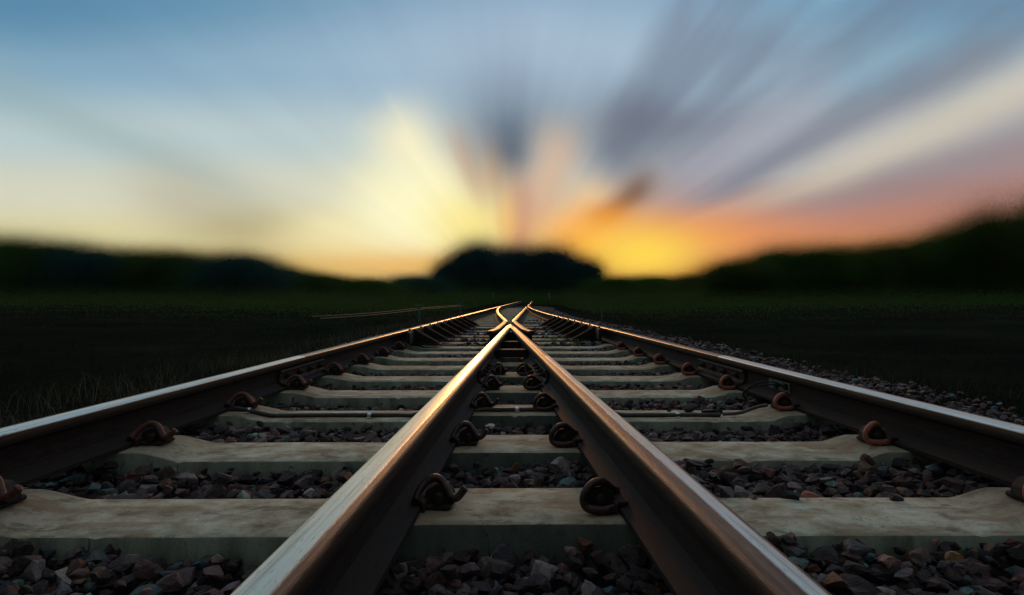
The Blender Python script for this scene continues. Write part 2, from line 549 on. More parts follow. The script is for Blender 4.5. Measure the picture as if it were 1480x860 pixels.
# spacer block between the legs, and two bolted ribs further back
for yc, ln, top in ((6.7, .40, -.030), (5.55, .10, -.060), (4.7, .10, -.060)):
    w0, w1 = K * (Y0 - yc + ln / 2) - .050, K * (Y0 - yc - ln / 2) - .050
    mb = MB()
    mb.prism([(-w0, yc - ln / 2 - Y0), (w0, yc - ln / 2 - Y0), (w1, yc + ln / 2 - Y0), (-w1, yc + ln / 2 - Y0)], 'z', .03, RT + top)
    mb.build('spacer_block', M['cast'], frog)

# ---- closure / wing rails
def wing(sgn):
    """sgn=-1: left one"""
    if sgn < 0:
        blade = [p for p in L_BLADE if p[0] - a_left(p[1]) > .078]
        line = b_left
    else:
        blade = []
        y = YC - HALF
        while True:
            xs = np.interp(y, [p[1] for p in R_STOCK_FAR], [p[0] for p in R_STOCK_FAR])
            if xs - a_right(y) < .078: break
            blade.append((a_right(y), y)); y += .4
        line = a_right
    fl = .045
    vee = a_right if sgn < 0 else b_left
    YE = 6.3
    pts = []
    for y in np.linspace(YE, Y0 + .30, 12):
        flare = .045 * max(0, (6.85 - y) / .6) ** 1.4
        pts.append((vee(y) + sgn * (fl + flare), y))
    pts += [((vee(8.8) + sgn * fl) * .6 + line(8.8) * .4 + sgn * .002, 8.8), (line(8.92) + sgn * .003, 8.92), (line(9.1), 9.1), (line(YC - HALF - .1), YC - HALF - .1)]
    return pts + blade[1:] if blade else pts
lp, rp = wing(-1), wing(1)
for nm, path, sd, lab in (('wing_rail', lp, -1, 'dark wing rail on the left side of the crossing point, curving away left'),
                          ('wing_rail', rp, 1, 'dark wing rail on the right side of the crossing point, running straight on')):
    dip = lambda y: -.006 * min(1, max(0, (8.55 - y) / .35))
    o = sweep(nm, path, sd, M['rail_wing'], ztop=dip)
    tag(o, lab, 'wing rail', 'wing rails of the crossing')

# ------------------------------------------------------------------ sleepers
SP, SY0, SWID = .607, 1.315, .252
def sleeper_y(k): return SY0 + SP * k
ORD = ['nearest', 'second', 'third', 'fourth', 'fifth', 'sixth', 'seventh', 'eighth', 'ninth', 'tenth', 'eleventh', 'twelfth', 'thirteenth',
       'fourteenth', 'fifteenth', 'sixteenth', 'seventeenth', 'eighteenth', 'nineteenth', 'twentieth', 'twenty-first', 'twenty-second',
       'twenty-third', 'twenty-fourth', 'twenty-fifth', 'twenty-sixth', 'twenty-seventh', 'twenty-eighth', 'twenty-ninth', 'thirtieth']
def stock_right(y):
    if y <= YC - HALF: return b_right(y)
    if y >= YC + HALF: return a_right(y)
    return float(np.interp(y, [p[1] for p in R_STOCK_FAR], [p[0] for p in R_STOCK_FAR]))

def smooth01(t):
    t = min(1, max(0, t)); return t * t * (3 - 2 * t)

def ramp01(t):
    return .72 * min(1, max(0, t)) + .28 * smooth01(t)

def sleeper_mesh(k):
    yf = sleeper_y(k); yc = yf + SWID / 2
    xl, xr = a_left(yc) - HW / 2, stock_right(yc) + HW / 2
    vl, vr = a_right(yc), b_left(yc)
    if vl > vr: vl, vr = vr, vl
    xs = np.arange(xl - .40, xr + .401, .02 if k < 4 else .05)
    cham = .006
    prof = [(SWID + .018, -.235), (SWID + .003, -.02), (SWID, -.004), (SWID - cham, -.001), (SWID * .7, .001), (SWID * .3, .001), (cham, -.0005), (.001, -.003), (-.001, -.009), (-.006, -.06), (-.018, -.235)]
    V, rs, vee = [], [], []
    n = len(prof)
    lx0, lx1 = xl + .12, vl - .10
    for x in xs:
        # depth of the dip
        d = 0
        for a, b_ in ((lx0, vl - .085), (vr + .085, xr - .12)):
            if b_ - a > .3 and k < 14:
                d = max(d, ramp01((x - a) / .12) * ramp01((b_ - x) / .09))
        zt = -.026 * d
        near = max(math.exp(-((x - c) / .11) ** 2) for c in (xl + .10, vl + .10, vr - .10, xr - .10))
        for j, (yy, z) in enumerate(prof):
            jit = mnoise.noise(Vector((x * 9, (yf + yy) * 9, z * 9 + k))) * (.003 if 3 < j < 6 else .0008) if 0 < j < n - 1 else 0
            if j in (2, 6, 7, 8): jit -= max(0, mnoise.noise(Vector((x * 55, yf * 3 + yy * 40, 4.7))) - .34) * .020 * (k < 9)
            V.append((x, yy - SWID / 2 + jit * .6, z + jit + (zt if z > -.1 else 0)))
            rs.append(near); vee.append(1.0 if vl < x < vr and k < 9 else 0.0)
    F = []
    m = len(xs)
    for i in range(m - 1):
        for j in range(n):
            a, b_ = i * n + j, i * n + (j + 1) % n
            F.append((a, b_, b_ + n, a + n))
    F += [tuple(range(n))[::-1], tuple((m - 1) * n + j for j in range(n))]
    me = bpy.data.meshes.new('concrete_sleeper'); me.from_pydata(V, [], F)
    for nm, a in (('rs', rs), ('vee', vee)):
        at = me.attributes.new(nm, 'FLOAT', 'POINT'); at.data.foreach_set('value', np.asarray(a, np.float32))
    import bmesh
    bm = bmesh.new(); bm.from_mesh(me); bmesh.ops.recalc_face_normals(bm, faces=bm.faces); bm.to_mesh(me); bm.free()
    for p in me.polygons: p.use_smooth = len(p.vertices) == 4
    me.set_sharp_from_angle(angle=math.radians(28))
    return me
NS = 44
for k in range(NS):
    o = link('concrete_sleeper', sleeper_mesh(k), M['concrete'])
    o.location = (0, sleeper_y(k) + SWID / 2, 0)
    extra = {0: 'wide and stained', 1: 'with rust stains', 2: 'carrying the strapped cable'}
    if k < 18:
        lab = 'pale concrete sleeper, %s up from the bottom of the photo' % ORD[k] + (', ' + extra[k] if k in extra else '')
    else:
        lab = 'thin distant concrete sleeper in the far track beyond the crossing'
    tag(o, lab, 'sleeper', 'concrete sleepers' if k < 18 else 'far concrete sleepers')

# ------------------------------------------------------------------ spring clips
def clip_parts(kind):
    """local frame: +x away from the rail's foot edge, +y away from the camera, z up; kind 'ring' or 'hook'"""
    c = MB()
    if kind == 'ring':
        pts = [(-.012, .034, .030), (.004, .030, .034), (.026, .010, .052), (.048, -.010, .066), (.074, -.026, .066), (.095, -.032, .050),
               (.102, -.034, .030), (.092, -.036, .015), (.068, -.040, .0105), (.040, -.040, .0105), (.018, -.034, .012)]
    else:
        pts = [(-.010, -.036, .026), (-.006, -.018, .040), (.008, -.002, .056), (.030, .006, .067), (.054, .002, .062), (.072, -.010, .044),
               (.086, -.018, .030), (.100, -.020, .030), (.112, -.018, .040), (.122, -.016, .051)]
    c.tube(spline(pts, 5), .0097, 12)
    sh = MB()                                                    # cast shoulder holding the clip
    sh.box((.046, .014, .007), (.074, .084, .013), 0, .3)
    sh.prism([(.006, .012), (.090, .012), (.086, .034), (.070, .053), (.040, .056), (.014, .042)], 'y', -.012, .030)
    sh.tube([(.050, -.032, .028), (.050, .02, .028)], .013, 10)
    ins = MB()                                                   # insulator lying on the rail foot
    ins.box((-.006, .006, .022), (.030, .085, .010), 0, .2)
    ins.box((.012, .006, .014), (.010, .100, .022), 0, .2)
    return c.mesh('spring_rod'), sh.mesh('shoulder'), ins.mesh('insulator')
CLIPS = {k: clip_parts(k) for k in ('ring', 'hook')}
CLIPCOL = {}
def clip_mesh(kind, i, mat):
    key = (kind, i, mat)
    if key not in CLIPCOL:
        me = CLIPS[kind][i].copy(); me.materials.append(M[mat]); CLIPCOL[key] = me
    return CLIPCOL[key]
def place_clip(kind, x, y, ang, mirror, mat, label, group, wx=.84):
    t = tag(empty('rail_clip', (x, y, .001), ang), label, 'rail clip', group)
    t.scale = (-wx if mirror else wx, .95, 1)
    for i, (nm, mm) in enumerate((('spring_rod', mat), ('shoulder', 'cast'), ('insulator', 'plate'))):
        link(nm, clip_mesh(kind, i, mm), None, t)
FOOT = FW / 2
for k in range(0, 9):
    yc = sleeper_y(k) + .12
    o = ORD[k]
    jit = lambda s: random.uniform(-s, s)
    if k < 8:
        place_clip('hook', a_left(yc) - HW / 2 + FOOT - .004, yc + jit(.012), -K + jit(.05), False, 'clip_brown',
                   'rusty hooked spring clip holding the left outer rail to the %s sleeper' % o, 'clips on the left outer rail', 1.06)
        place_clip('ring', b_right(yc) + HW / 2 - FOOT + .004, yc + jit(.012), K + jit(.05), True, 'clip_red',
                   'orange-red ring-shaped spring clip holding the right outer rail to the %s sleeper' % o, 'clips on the right outer rail', .88)
    wv = b_left(yc) - a_right(yc)
    if wv > .38:
        place_clip('hook', a_right(yc) + HW / 2 + FOOT - .004, yc - .02 + jit(.012), -K + jit(.05), False, 'clip_dark',
                   'dark spring clip at the foot of the left vee rail on the %s sleeper' % o, 'clips inside the vee')
        place_clip('ring', b_left(yc) - HW / 2 - FOOT + .004, yc - .02 + jit(.012), K + jit(.05), True, 'clip_dark',
                   'dark spring clip at the foot of the right vee rail on the %s sleeper' % o, 'clips inside the vee')
# bolted chairs on the outer side of the vee
for k in range(5, 9):
    yc = sleeper_y(k) + .10
    for sg, gx, w in ((-1, a_right, 'left'), (1, b_left, 'right')):
        x = gx(yc) + sg * (FOOT - HW / 2 + .030)
        t = tag(empty('rail_chair', (x, yc, .001), sg * K), 'small dark bolted chair outside the %s vee rail on the %s sleeper' % (w, ORD[k]), 'rail chair', 'bolted chairs outside the vee')
        b = MB(); b.box((0, 0, .008), (.09, .14, .016), 0, .2); b.prism([(-.03, .016), (.03, .016), (.012, .075), (-.012, .075)], 'y', -.03, .03)
        b.build('base_plate', M['cast'], t)
        b = MB(); b.tube([(0, -.05, .016), (0, -.05, .055)], .012, 8); b.tube([(0, -.05, .02), (0, -.05, .036)], .019, 6)
        b.build('bolt', M['plate'], t)

# ------------------------------------------------------------------ check rails on triangular brackets
def check_rail(sgn, gx, k0, k1, label):
    """sgn=+1: it stands on +x of gauge line gx (left track), -1 mirrored"""
    y0, y1 = sleeper_y(k0) - .32, sleeper_y(k1) + .45
    t = tag(empty('check_rail', (gx(y0), y0, 0)), label, 'check rail', 'check rails')
    prof = [(.0, -.115), (.034, -.115), (.034, -.020), (.030, -.004), (.022, .004), (.008, .004), (0, -.004)]
    path = []
    for y in np.linspace(y0, y1, 16):
        fl = .05 * max(0, 1 - min(y - y0, y1 - y) / .5)
        path.append((gx(y) + sgn * (.048 + fl), y))
    o = sweep('guard_bar', path, sgn, M['black'], t, prof=prof[::-1], origin=(gx(y0), y0, 0))
    for k in range(k0, k1 + 1):
        y = sleeper_y(k) + .07
        x = gx(y) + sgn * .083
        dx = x - gx(y0)
        b = MB()
        P = [(dx, .004), (dx + sgn * .27, .004), (dx + sgn * .27, .018), (dx + sgn * .02, RT + .010), (dx, RT + .012)]
        b.prism(P if sgn > 0 else P[::-1], 'y', y - y0, y - y0 + .022)
        b.prism(P if sgn > 0 else P[::-1], 'y', y - y0 + .09, y - y0 + .112)
        b.box((dx + sgn * .12, y - y0 + .05, .009), (.34, .20, .014), 0, .1)
        br = b.build('bracket', M['black'], t)
        l = MB(); l.box((dx - sgn * .036, y - y0 + .01, RT - .012), (.018, .03, .055), 0, .1)
        l.build('lug', M['grey_patch'], br)  # paler than its bracket, colour standing in for light caught on the lug
check_rail(1, a_left, 8, 15, 'black check rail on sloping triangular brackets beside the left stock rail')
check_rail(-1, b_right, 9, 15, 'black check rail on sloping triangular brackets beside the right stock rail')

# ------------------------------------------------------------------ cable strapped to the third sleeper
yc = sleeper_y(2) + .085
def seat_z(x, k):
    yk = sleeper_y(k) + SWID / 2
    xl, xr = a_left(yk) - HW / 2, b_right(yk) + HW / 2
    d = 0
    for a, b_ in ((xl + .12, a_right(yk) - .085), (b_left(yk) + .085, xr - .12)):
        d = max(d, ramp01((x - a) / .12) * ramp01((b_ - x) / .09))
    return -.026 * d
cab = tag(empty('cable', (0, yc, 0)), 'dark cable strapped along the top of the third sleeper, passing under the rails', 'cable')
pts = []
xl3, xr3 = a_left(yc) - .03, b_right(yc)
pts.append((xl3 - .05, -.03, -.05))
for x in np.arange(xl3 + .06, xr3 - .30, .06):
    under = any(abs(x - c) < .075 for c in (a_right(yc) + HW / 2, b_left(yc) - HW / 2))
    bow = 0.012 if a_right(yc) < x < b_left(yc) else 0
    pts.append((x, .004 * math.sin(x * 7) - bow, seat_z(x, 2) + (-.004 if under else .0095)))
mb = MB(); mb.tube(spline(pts, 3), .0092, 10); mb.build('sheath', M['cable'], cab)
for x in (xl3 + .14, -.62, -.335 + .01, .012, .70):
    mb = MB()
    z = seat_z(x, 2)
    ring = [(x, .0125 * math.cos(a), z + .0095 + .0118 * math.sin(a)) for a in np.linspace(-.3, math.pi + .3, 9)]
    v = []; f = []
    for (px, py, pz) in ring: v += [(px - .009, py + (-.010 if a_right(yc) < x < b_left(yc) else 0), pz), (px + .009, py + (-.010 if a_right(yc) < x < b_left(yc) else 0), pz)]
    for i in range(len(ring) - 1): f.append((2 * i, 2 * i + 1, 2 * i + 3, 2 * i + 2))
    mb.add(v, f, True)
    mb.box((x, -.020, z + .0035), (.018, .020, .003), 0, .2)
    s_ = mb.build('strap', M['tin'], cab)
    so = s_.modifiers.new('thick', 'SOLIDIFY'); so.thickness = .0012
# end of the cable: loose dark connector with stones by it
mb = MB(); ex = xr3 - .33
mb.tube(spline([(ex - .01, .0, -.014), (ex + .06, -.01, -.006), (ex + .14, .02, .012), (ex + .20, .05, .016)], 4), .0075, 8)
mb.build('cable_tail', M['wire'], cab)

# bond wires at the right rail
bw = tag(empty('bond_wire', (b_right(yb), yb, 0)), 'thin looped bond wire by the grey patch at the foot of the right rail', 'wire')
mb = MB()
for s0, h in ((.0, .0), (.02, .012)):
    mb.tube(spline([(.015, -.07, .078), (-.03, -.05, .085 + h), (-.075, .05, .060 + h), (-.085, .16, .012), (-.05, .22, -.03), (-.09, .30, -.035)], 5), .0038, 6)
mb.build('wire_strand', M['black'], bw)
mb = MB()
for yy, z in ((-.07, .078), (.02, .07)):
    mb.box((.018, yy, z), (.02, .03, .026), 0, .2)
mb.build('terminal', M['cast'], bw)
vw = tag(empty('loose_wire', (0, sleeper_y(4), 0)), 'thin pale loose wires curling beside the dark clips deep in the vee', 'wire')
mb = MB()
mb.tube(spline([(.075, .02, .09), (.085, -.02, .03), (.10, -.05, .012), (.16, -.14, .03), (.20, -.2, .02)], 5), .0032, 6)
mb.tube(spline([(-.075, .02, .08), (-.072, -.02, .05), (-.08, -.05, .012), (-.12, -.10, .01)], 5), .0028, 6)
mb.build('wire_strand', M['wire'], vw)

# ------------------------------------------------------------------ ballast (nobody could count it)
def ico(sub):
    import bmesh
    bm = bmesh.new(); bmesh.ops.create_icosphere(bm, subdivisions=sub, radius=1)
    V = np.array([v.co[:] for v in bm.verts]); F = np.array([[v.index for v in f.verts] for f in bm.faces]); bm.free()
    return V, F
def stone_templates(sub, n):
    V0, F = ico(sub); out = []
    for i in range(n):
        V = V0.copy()
        for _ in range(15):
            nn = RNG.normal(size=3); nn /= np.linalg.norm(nn)
            off = RNG.uniform(.36, .66)
            dd = V @ nn - off
            V -= np.maximum(dd, 0)[:, None] * nn
        V *= RNG.uniform(.7, 1.25, 3)
        V /= np.abs(V).max() * .9
        V += RNG.normal(size=V.shape) * .012
        out.append(V)
    return out, F
PAL = np.array([[.060, .038, .036], [.045, .030, .030], [.085, .055, .050], [.070, .052, .060], [.10, .078, .075], [.035, .028, .028],
                [.12, .11, .115], [.055, .060, .070], [.16, .155, .15], [.14, .085, .045], [.05, .12, .15], [.11, .20, .20], [.09, .035, .025]])
PW = np.array([16, 16, 12, 12, 8, 12, 7, 9, 5, 2.5, 2.0, 1.8, 6]); PW = PW / PW.sum()
def stones(pts, rad, sub, ntemp):
    T, F = stone_templates(sub, ntemp)
    nv = len(T[0])
    n = len(pts)
    Vs = np.zeros((n, nv, 3)); 
    A = np.zeros((n, 3, 3))
    q = RNG.normal(size=(n, 4)); q /= np.linalg.norm(q, axis=1)[:, None]
    w, x, y, z = q.T
    A[:, 0, 0] = 1 - 2 * (y * y + z * z); A[:, 0, 1] = 2 * (x * y - z * w); A[:, 0, 2] = 2 * (x * z + y * w)
    A[:, 1, 0] = 2 * (x * y + z * w); A[:, 1, 1] = 1 - 2 * (x * x + z * z); A[:, 1, 2] = 2 * (y * z - x * w)
    A[:, 2, 0] = 2 * (x * z - y * w); A[:, 2, 1] = 2 * (y * z + x * w); A[:, 2, 2] = 1 - 2 * (x * x + y * y)
    ti = RNG.integers(0, ntemp, n)
    for t in range(ntemp):
        ii = np.where(ti == t)[0]
        if len(ii): Vs[ii] = np.einsum('nij,vj->nvi', A[ii], T[t])
    Vs *= rad[:, None, None]
    Vs[:, :, 2] *= .74
    Vs += pts[:, None, :]
    Fs = (F[None] + (np.arange(n) * nv)[:, None, None]).reshape(-1, 3)
    c = PAL[RNG.choice(len(PAL), n, p=PW)] * np.exp(RNG.normal(size=(n, 1)) * .5) * 1.08 * np.array([1.14, .93, .85])
    return Vs.reshape(-1, 3), Fs, np.repeat(c, nv, axis=0)

def surface_z(x, y):
    """top of the ballast bed"""
    xl, xr = a_left(y) - .03, stock_right(y) + .03
    z = np.full_like(x, -.076)
    z = z + .020 * np.sin(x * 3.1 + y * 2.2) * np.cos(x * 1.3 - y * 1.7)
    z = np.where(x > .35, z + .012, z)
    z = z + .014 * np.clip((y - 6) / 5, 0, 1)
    out = np.maximum(xl - x, x - xr)
    z = np.where(out > 0, z + np.clip(out, 0, .2) * .15, z)
    z = np.where(out > .45, z - (out - .45) * .10, z)
    return z
def scatter(y0, y1, x0f, x1f, sp, r0, r1, layers):
    P = []
    for L in range(layers):
        ys = np.arange(y0, y1, sp)
        for y in ys:
            xs = np.arange(x0f(y), x1f(y), sp)
            if L and True: xs = xs[RNG.random(len(xs)) < (.62 if L == 1 else .13)]
            p = np.zeros((len(xs), 3))
            p[:, 0] = xs + RNG.uniform(-.5, .5, len(xs)) * sp
            p[:, 1] = y + RNG.uniform(-.5, .5, len(xs)) * sp
            p[:, 2] = L * sp * .52
            P.append(p)
    P = np.concatenate(P)
    P[:, 2] += np.array([surface_z(np.array([a]), b_)[0] for a, b_ in P[:, :2]]) + RNG.uniform(-.012, .008, len(P))
    R = (r0 + (r1 - r0) * RNG.beta(1.3, 2.0, len(P))) * np.where(RNG.random(len(P)) < .10, 1.25, 1)
    k = np.floor((P[:, 1] - SY0) / SP); inside = (P[:, 1] - SY0 - k * SP) < SWID
    xl = np.array([a_left(y) - .43 for y in P[:, 1]]); xr = np.array([stock_right(y) + .43 for y in P[:, 1]])
    on = inside & (P[:, 0] > xl) & (P[:, 0] < xr)
    out = P[:, 0] - np.array([stock_right(y) for y in P[:, 1]])
    thin = (out > .35) & (RNG.random(len(P)) < (out - .35) / 1.35)
    ok = ~on & ~thin
    return P[ok], R[ok]
def lx(y): return max(a_left(y) - .75, -1.5 * y - 1.2)
def rx(y): return min(stock_right(y) + (2.3 if y < 9 else 1.3), 1.5 * y + 1.2)
P1, R1 = scatter(.55, 2.62, lx, rx, .032, .009, .036, 3)
P2, R2 = scatter(2.62, 6.2, lx, rx, .036, .011, .031, 2)
P3, R3 = scatter(6.2, 13, lx, rx, .062, .024, .04, 2)
P4, R4 = scatter(13, 34, lx, rx, .11, .04, .065, 1)
parts = [stones(P1, R1, 2, 24), stones(P2, R2, 1, 24), stones(P3, R3, 1, 12), stones(P4, R4, 1, 6)]
off = 0; VV, FF, CC = [], [], []
for v, f, c in parts:
    VV.append(v); FF.append(f + off); CC.append(c); off += len(v)
o = link('ballast_gravel', mesh_np('ballast_gravel', np.concatenate(VV), np.concatenate(FF), col=np.concatenate(CC)), M['stone'])
tag(o, 'dark purple-brown crushed stone ballast filling the gaps between the sleepers', 'gravel', kind='stuff')

# a few single stones that lie on the sleepers
TS, FS = stone_templates(2, 6)
for i, (px, k, fy, rad, c, lab) in enumerate((
        (.955, 0, .225, .016, (.05, .055, .06), 'single dark pebble lying on the far edge of the nearest sleeper, right track'),
        (.78, 2, .19, .026, (.05, .035, .034), 'brown stone lying on the third sleeper beside the cable end'),
        (.86, 2, .12, .034, (.045, .03, .03), 'largest dark stone lying on the third sleeper over the cable end'),
        (.70, 2, .215, .011, (.04, .03, .03), 'tiny dark pebble lying on the third sleeper near the right strap'))):
    y = sleeper_y(k) + fy
    V = TS[i] * rad * np.array([1.3, .9, .75])
    me = mesh_np('stone', V, FS, col=np.tile(np.array(c), (len(V), 1)))
    o = link('stone', me, M['stone']); o.location = (px, y, seat_z(px, k) - V[:, 2].min() - .003)
    tag(o, lab, 'stone')

# ------------------------------------------------------------------ ground
def ground_h(x, y):
    out = abs(x) - 1.7
    z = -.15 - .15 * smooth01(out / 2.2)
    if abs(x) > 5: z += .35 * smooth01((abs(x) - 5) / 20) 
    z += .06 * mnoise.noise(Vector((x * .5, y * .5, 0))) * smooth01(out / 2)
    return z
xs = np.unique(np.concatenate([np.linspace(-8, 8, 81), np.linspace(-60, 60, 61), np.linspace(-2500, 2500, 21)]))
ys = np.unique(np.concatenate([np.linspace(-6, 30, 91), np.linspace(30, 140, 40), np.linspace(-300, 3500, 21)]))
V = [(x, y, ground_h(x, y)) for y in ys for x in xs]
n = len(xs)
F = [(j * n + i, j * n + i + 1, (j + 1) * n + i + 1, (j + 1) * n + i) for j in range(len(ys) - 1) for i in range(n - 1)]
tag(link('ground', mesh_np('ground', V, F, smooth=True), M['soil']), 'black bare earth on both sides of the tracks', 'ground', kind='structure')

# ------------------------------------------------------------------ foliage
def leaves(P, size, nrm_up=0.0):
    n = len(P)
    a = RNG.normal(size=(n, 3)); a /= np.linalg.norm(a, axis=1)[:, None]
    b = np.cross(a, RNG.normal(size=(n, 3))); b /= np.linalg.norm(b, axis=1)[:, None]
    s = size[:, None]
    V = np.stack([P + a * s, P - a * s * .5 + b * s * .6, P - a * s * .5 - b * s * .6], 1).reshape(-1, 3)
    return V, np.arange(3 * n).reshape(n, 3)

def crown_mesh(name, seed, n_core, n_rim, soft):
    """unit crown: half width 1 (x, y), base z=0, its half-faded outline reaches z=1"""
    rg = np.random.default_rng(seed)
    lobes = [(0, 0, .48, .80, .42), (0, 0, .22, .85, .3)]
    for i in range(7):
        a = rg.uniform(0, 6.28); rr = rg.uniform(.25, .55)
        lobes.append((rr * math.cos(a), rr * math.sin(a), rg.uniform(.25, .62), rg.uniform(.34, .5), rg.uniform(.24, .34)))
    L = np.array(lobes)
    wts = L[:, 3] ** 2 * L[:, 4]; wts /= wts.sum()
    def pts(n, rim):
        i = rg.choice(len(L), n, p=wts)
        d = rg.normal(size=(n, 3)); d /= np.linalg.norm(d, axis=1)[:, None]
        if rim: r_ = .62 + np.abs(rg.normal(size=n)) * soft / np.sqrt(L[i, 3] / .8) * np.where(d[:, 2] > -.2, 1, .4)
        else: r_ = .80 * rg.random(n) ** .38
        p = d * r_[:, None]
        return np.stack([L[i, 0] + p[:, 0] * L[i, 3], L[i, 1] + p[:, 1] * L[i, 3], L[i, 2] + p[:, 2] * L[i, 4]], 1)
    out = []
    for nm, P, (s0, s1) in ((name, pts(n_core, False), (.018, .040)), ('outer_foliage', pts(n_rim, True), (.0017, .0027))):
        P = P[P[:, 2] > -.05]
        V, F = leaves(P, rg.uniform(s0, s1, len(P)))
        lv = np.clip(mn3(P * 3.5, seed) * .9 + .5 + rg.normal(size=len(P)) * .15, 0, 1)
        me = mesh_np(nm, V, F, {'lv': np.repeat(lv, 3)})
        me.materials.append(M[('leaf_green', 'leaf_olive', 'leaf_blue')[seed - 1]])
        out.append(me)
    return out
def mn3(P, s):
    out = np.zeros(len(P))
    rg = np.random.default_rng(s + 99)
    for _ in range(8):
        k = rg.normal(size=3); out += np.sin(P @ k + rg.uniform(0, 6.28)) / 3
    return out
CROWNS = [crown_mesh('crown', s, 14000, 850000, .44) for s in (1, 2, 3)]
def trunk_mesh(seed):
    rg = random.Random(seed); mb = MB()
    mb.tube([(0, 0, -.05), (.01, .0, .15), (-.01, .01, .35), (.01, -.01, .7)], [.045, .036, .030, .010], 8)
    for i in range(6):
        a = rg.uniform(0, 6.28); z = rg.uniform(.2, .45)
        mb.tube([(0, 0, z), (.18 * math.cos(a), .18 * math.sin(a), z + .12), (.4 * math.cos(a), .4 * math.sin(a), z + .2)], [.018, .012, .004], 6)
    return mb.mesh('trunk')
TRUNKS = [trunk_mesh(s) for s in (1, 2)]
for t_ in TRUNKS: t_.materials.append(M['bark'])
F_PX = 880.0
def tree(px, py, hw, D, ci, mat, label, group, depth=1.0):
    x = (px - 740) / F_PX * D
    g = ground_h(x, D)
    h = (430 - py) / F_PX * D + CAMZ - g
    w = hw / F_PX * D
    t = tag(empty('tree', (x, D, g), random.uniform(0, 6.28)), label, 'tree', group)
    ci = ('leaf_green', 'leaf_olive', 'leaf_blue').index(mat)
    c = link('crown', CROWNS[ci][0], None, t); c.scale = (w, w, h)
    fr = [link('outer_foliage', CROWNS[ci][1], None, c) for _ in range(3)]
    for i_, f_ in enumerate(fr):
        f_.rotation_euler = (0, 0, i_ * .21 - .21); f_.scale = (1, 1, 1 + .02 * i_)
    k = link('trunk', TRUNKS[ci % 2], None, t); k.scale = (h * .6, h * .6, h)
G1, G2, G3 = 'trees in the wood on the left', 'trees on the skyline at the end of the track', 'trees in the wood on the right'
SKY_L = [(-120, 328), (0, 337), (100, 345), (200, 357), (300, 366), (345, 362), (385, 370), (420, 384), (480, 395), (560, 398), (630, 392)]
SKY_R = [(880, 394), (960, 400), (1030, 393), (1080, 372), (1120, 350), (1160, 348), (1210, 352), (1300, 345), (1360, 330), (1420, 308), (1500, 284), (1600, 262)]
def skyline(px, pts): return float(np.interp(px, [p[0] for p in pts], [p[1] for p in pts]))
TREES = []
words_l = ['cut off by the left photo edge', 'second from the left photo edge', 'third from the left photo edge', 'fourth from the left photo edge', 'in the middle of the left wood',
           'right of the middle of the left wood', 'just before the bump on the left skyline', 'making the bump on the left skyline', 'on the slope right of the left skyline bump',
           'at the low dip of the left skyline', 'under the yellow glow left of the centre', 'beside the central clump, lowest on the left']
for i, px in enumerate((-40, 25, 85, 145, 205, 262, 312, 358, 412, 470, 540, 606)):
    mats = ('leaf_green', 'leaf_olive', 'leaf_green', 'leaf_blue')
    TREES.append((px, skyline(px, SKY_L) - random.uniform(-2, 5), random.uniform(58, 74) if px < 400 else random.uniform(52, 66), random.uniform(55, 66) if px < 400 else random.uniform(68, 80), i % 4, mats[i % 4],
                  ('dark leafy tree ' if px < 400 else 'low dark tree ') + words_l[i], G1))
for px, py, hw, D_, lab in ((664, 369, 44, 100, 'leftmost, sloping shoulder'), (697, 343, 56, 104, 'tallest, left summit'), (748, 350, 62, 112, 'middle, flat top'), (800, 348, 58, 108, 'right summit'), (844, 368, 46, 102, 'rightmost, sloping shoulder')):
    TREES.append((px, py, hw, D_, len(TREES) % 4, 'leaf_blue', 'dark blue-green tree of the central clump above the crossing, ' + lab, G2))
words_r = ['under the orange glow right of the central clump', 'lowest, directly under the yellow sunset glow', 'where the right skyline begins to rise', 'on the slope before the right skyline bump', 'making the bump on the right skyline',
           'just behind the bump on the right skyline', 'in the middle of the right wood', 'under the pink band of the right sky', 'fourth from the right photo edge', 'third from the right photo edge', 'second from the right photo edge', 'cut off by the right photo edge']
for i, px in enumerate((895, 955, 1015, 1072, 1128, 1185, 1240, 1296, 1352, 1405, 1462, 1530)):
    mats = ('leaf_green', 'leaf_green', 'leaf_olive', 'leaf_olive')
    TREES.append((px, skyline(px, SKY_R) - random.uniform(-2, 5), random.uniform(56, 72) if px > 1050 else random.uniform(48, 60), random.uniform(54, 64) if px > 1050 else random.uniform(74, 88), (i + 2) % 4, mats[i % 4],
                  ('dark leafy tree ' if px > 1050 else 'low dark tree ') + words_r[i], G3))
for a in TREES: tree(*a)

# low dark thicket closing the foot of the wood
N = 1000000
ang = RNG.uniform(-1.0, 1.0, N)
D = 80 - 71 * RNG.random(N) ** 1.6 + 22 * np.exp(-(ang / .16) ** 2)
X_ = np.tan(ang * .86) * D
ZH = np.minimum(RNG.exponential(.42, N), 1.5) * (1.75 + .35 * np.sin(ang * 17 + D * .2) + .25 * np.sin(ang * 41) + .5 * np.exp(-(ang / .14) ** 2)) * np.clip((D - 10) / 42, .05, 1)
near_track = (RNG.random(N) > np.clip((D - 8) / 46, .0, 1) ** 1.7) | (D < 62) & (X_ > a_left(D) - 2.6) & (X_ < np.maximum(b_right(D), a_right(D)) + 2.8)
_g = np.array([ground_h(a_, b_) for a_, b_ in zip(X_, D)])
Pn = np.stack([X_, D, _g + ZH], 1)[~near_track]; ZH = ZH[~near_track]; N = len(Pn)
V, F = leaves(Pn, RNG.uniform(.7, 1.2, N) * (.018 + .10 * np.exp(-ZH / 1.0)) * np.clip(Pn[:, 1] / 55, .1, 1) ** 1.5)
o = link('undergrowth', mesh_np('undergrowth', V, F, {'lv': np.repeat(RNG.random(N), 3)}), M['thicket'])
tag(o, 'low dark green thicket along the foot of the trees', 'undergrowth', kind='stuff')

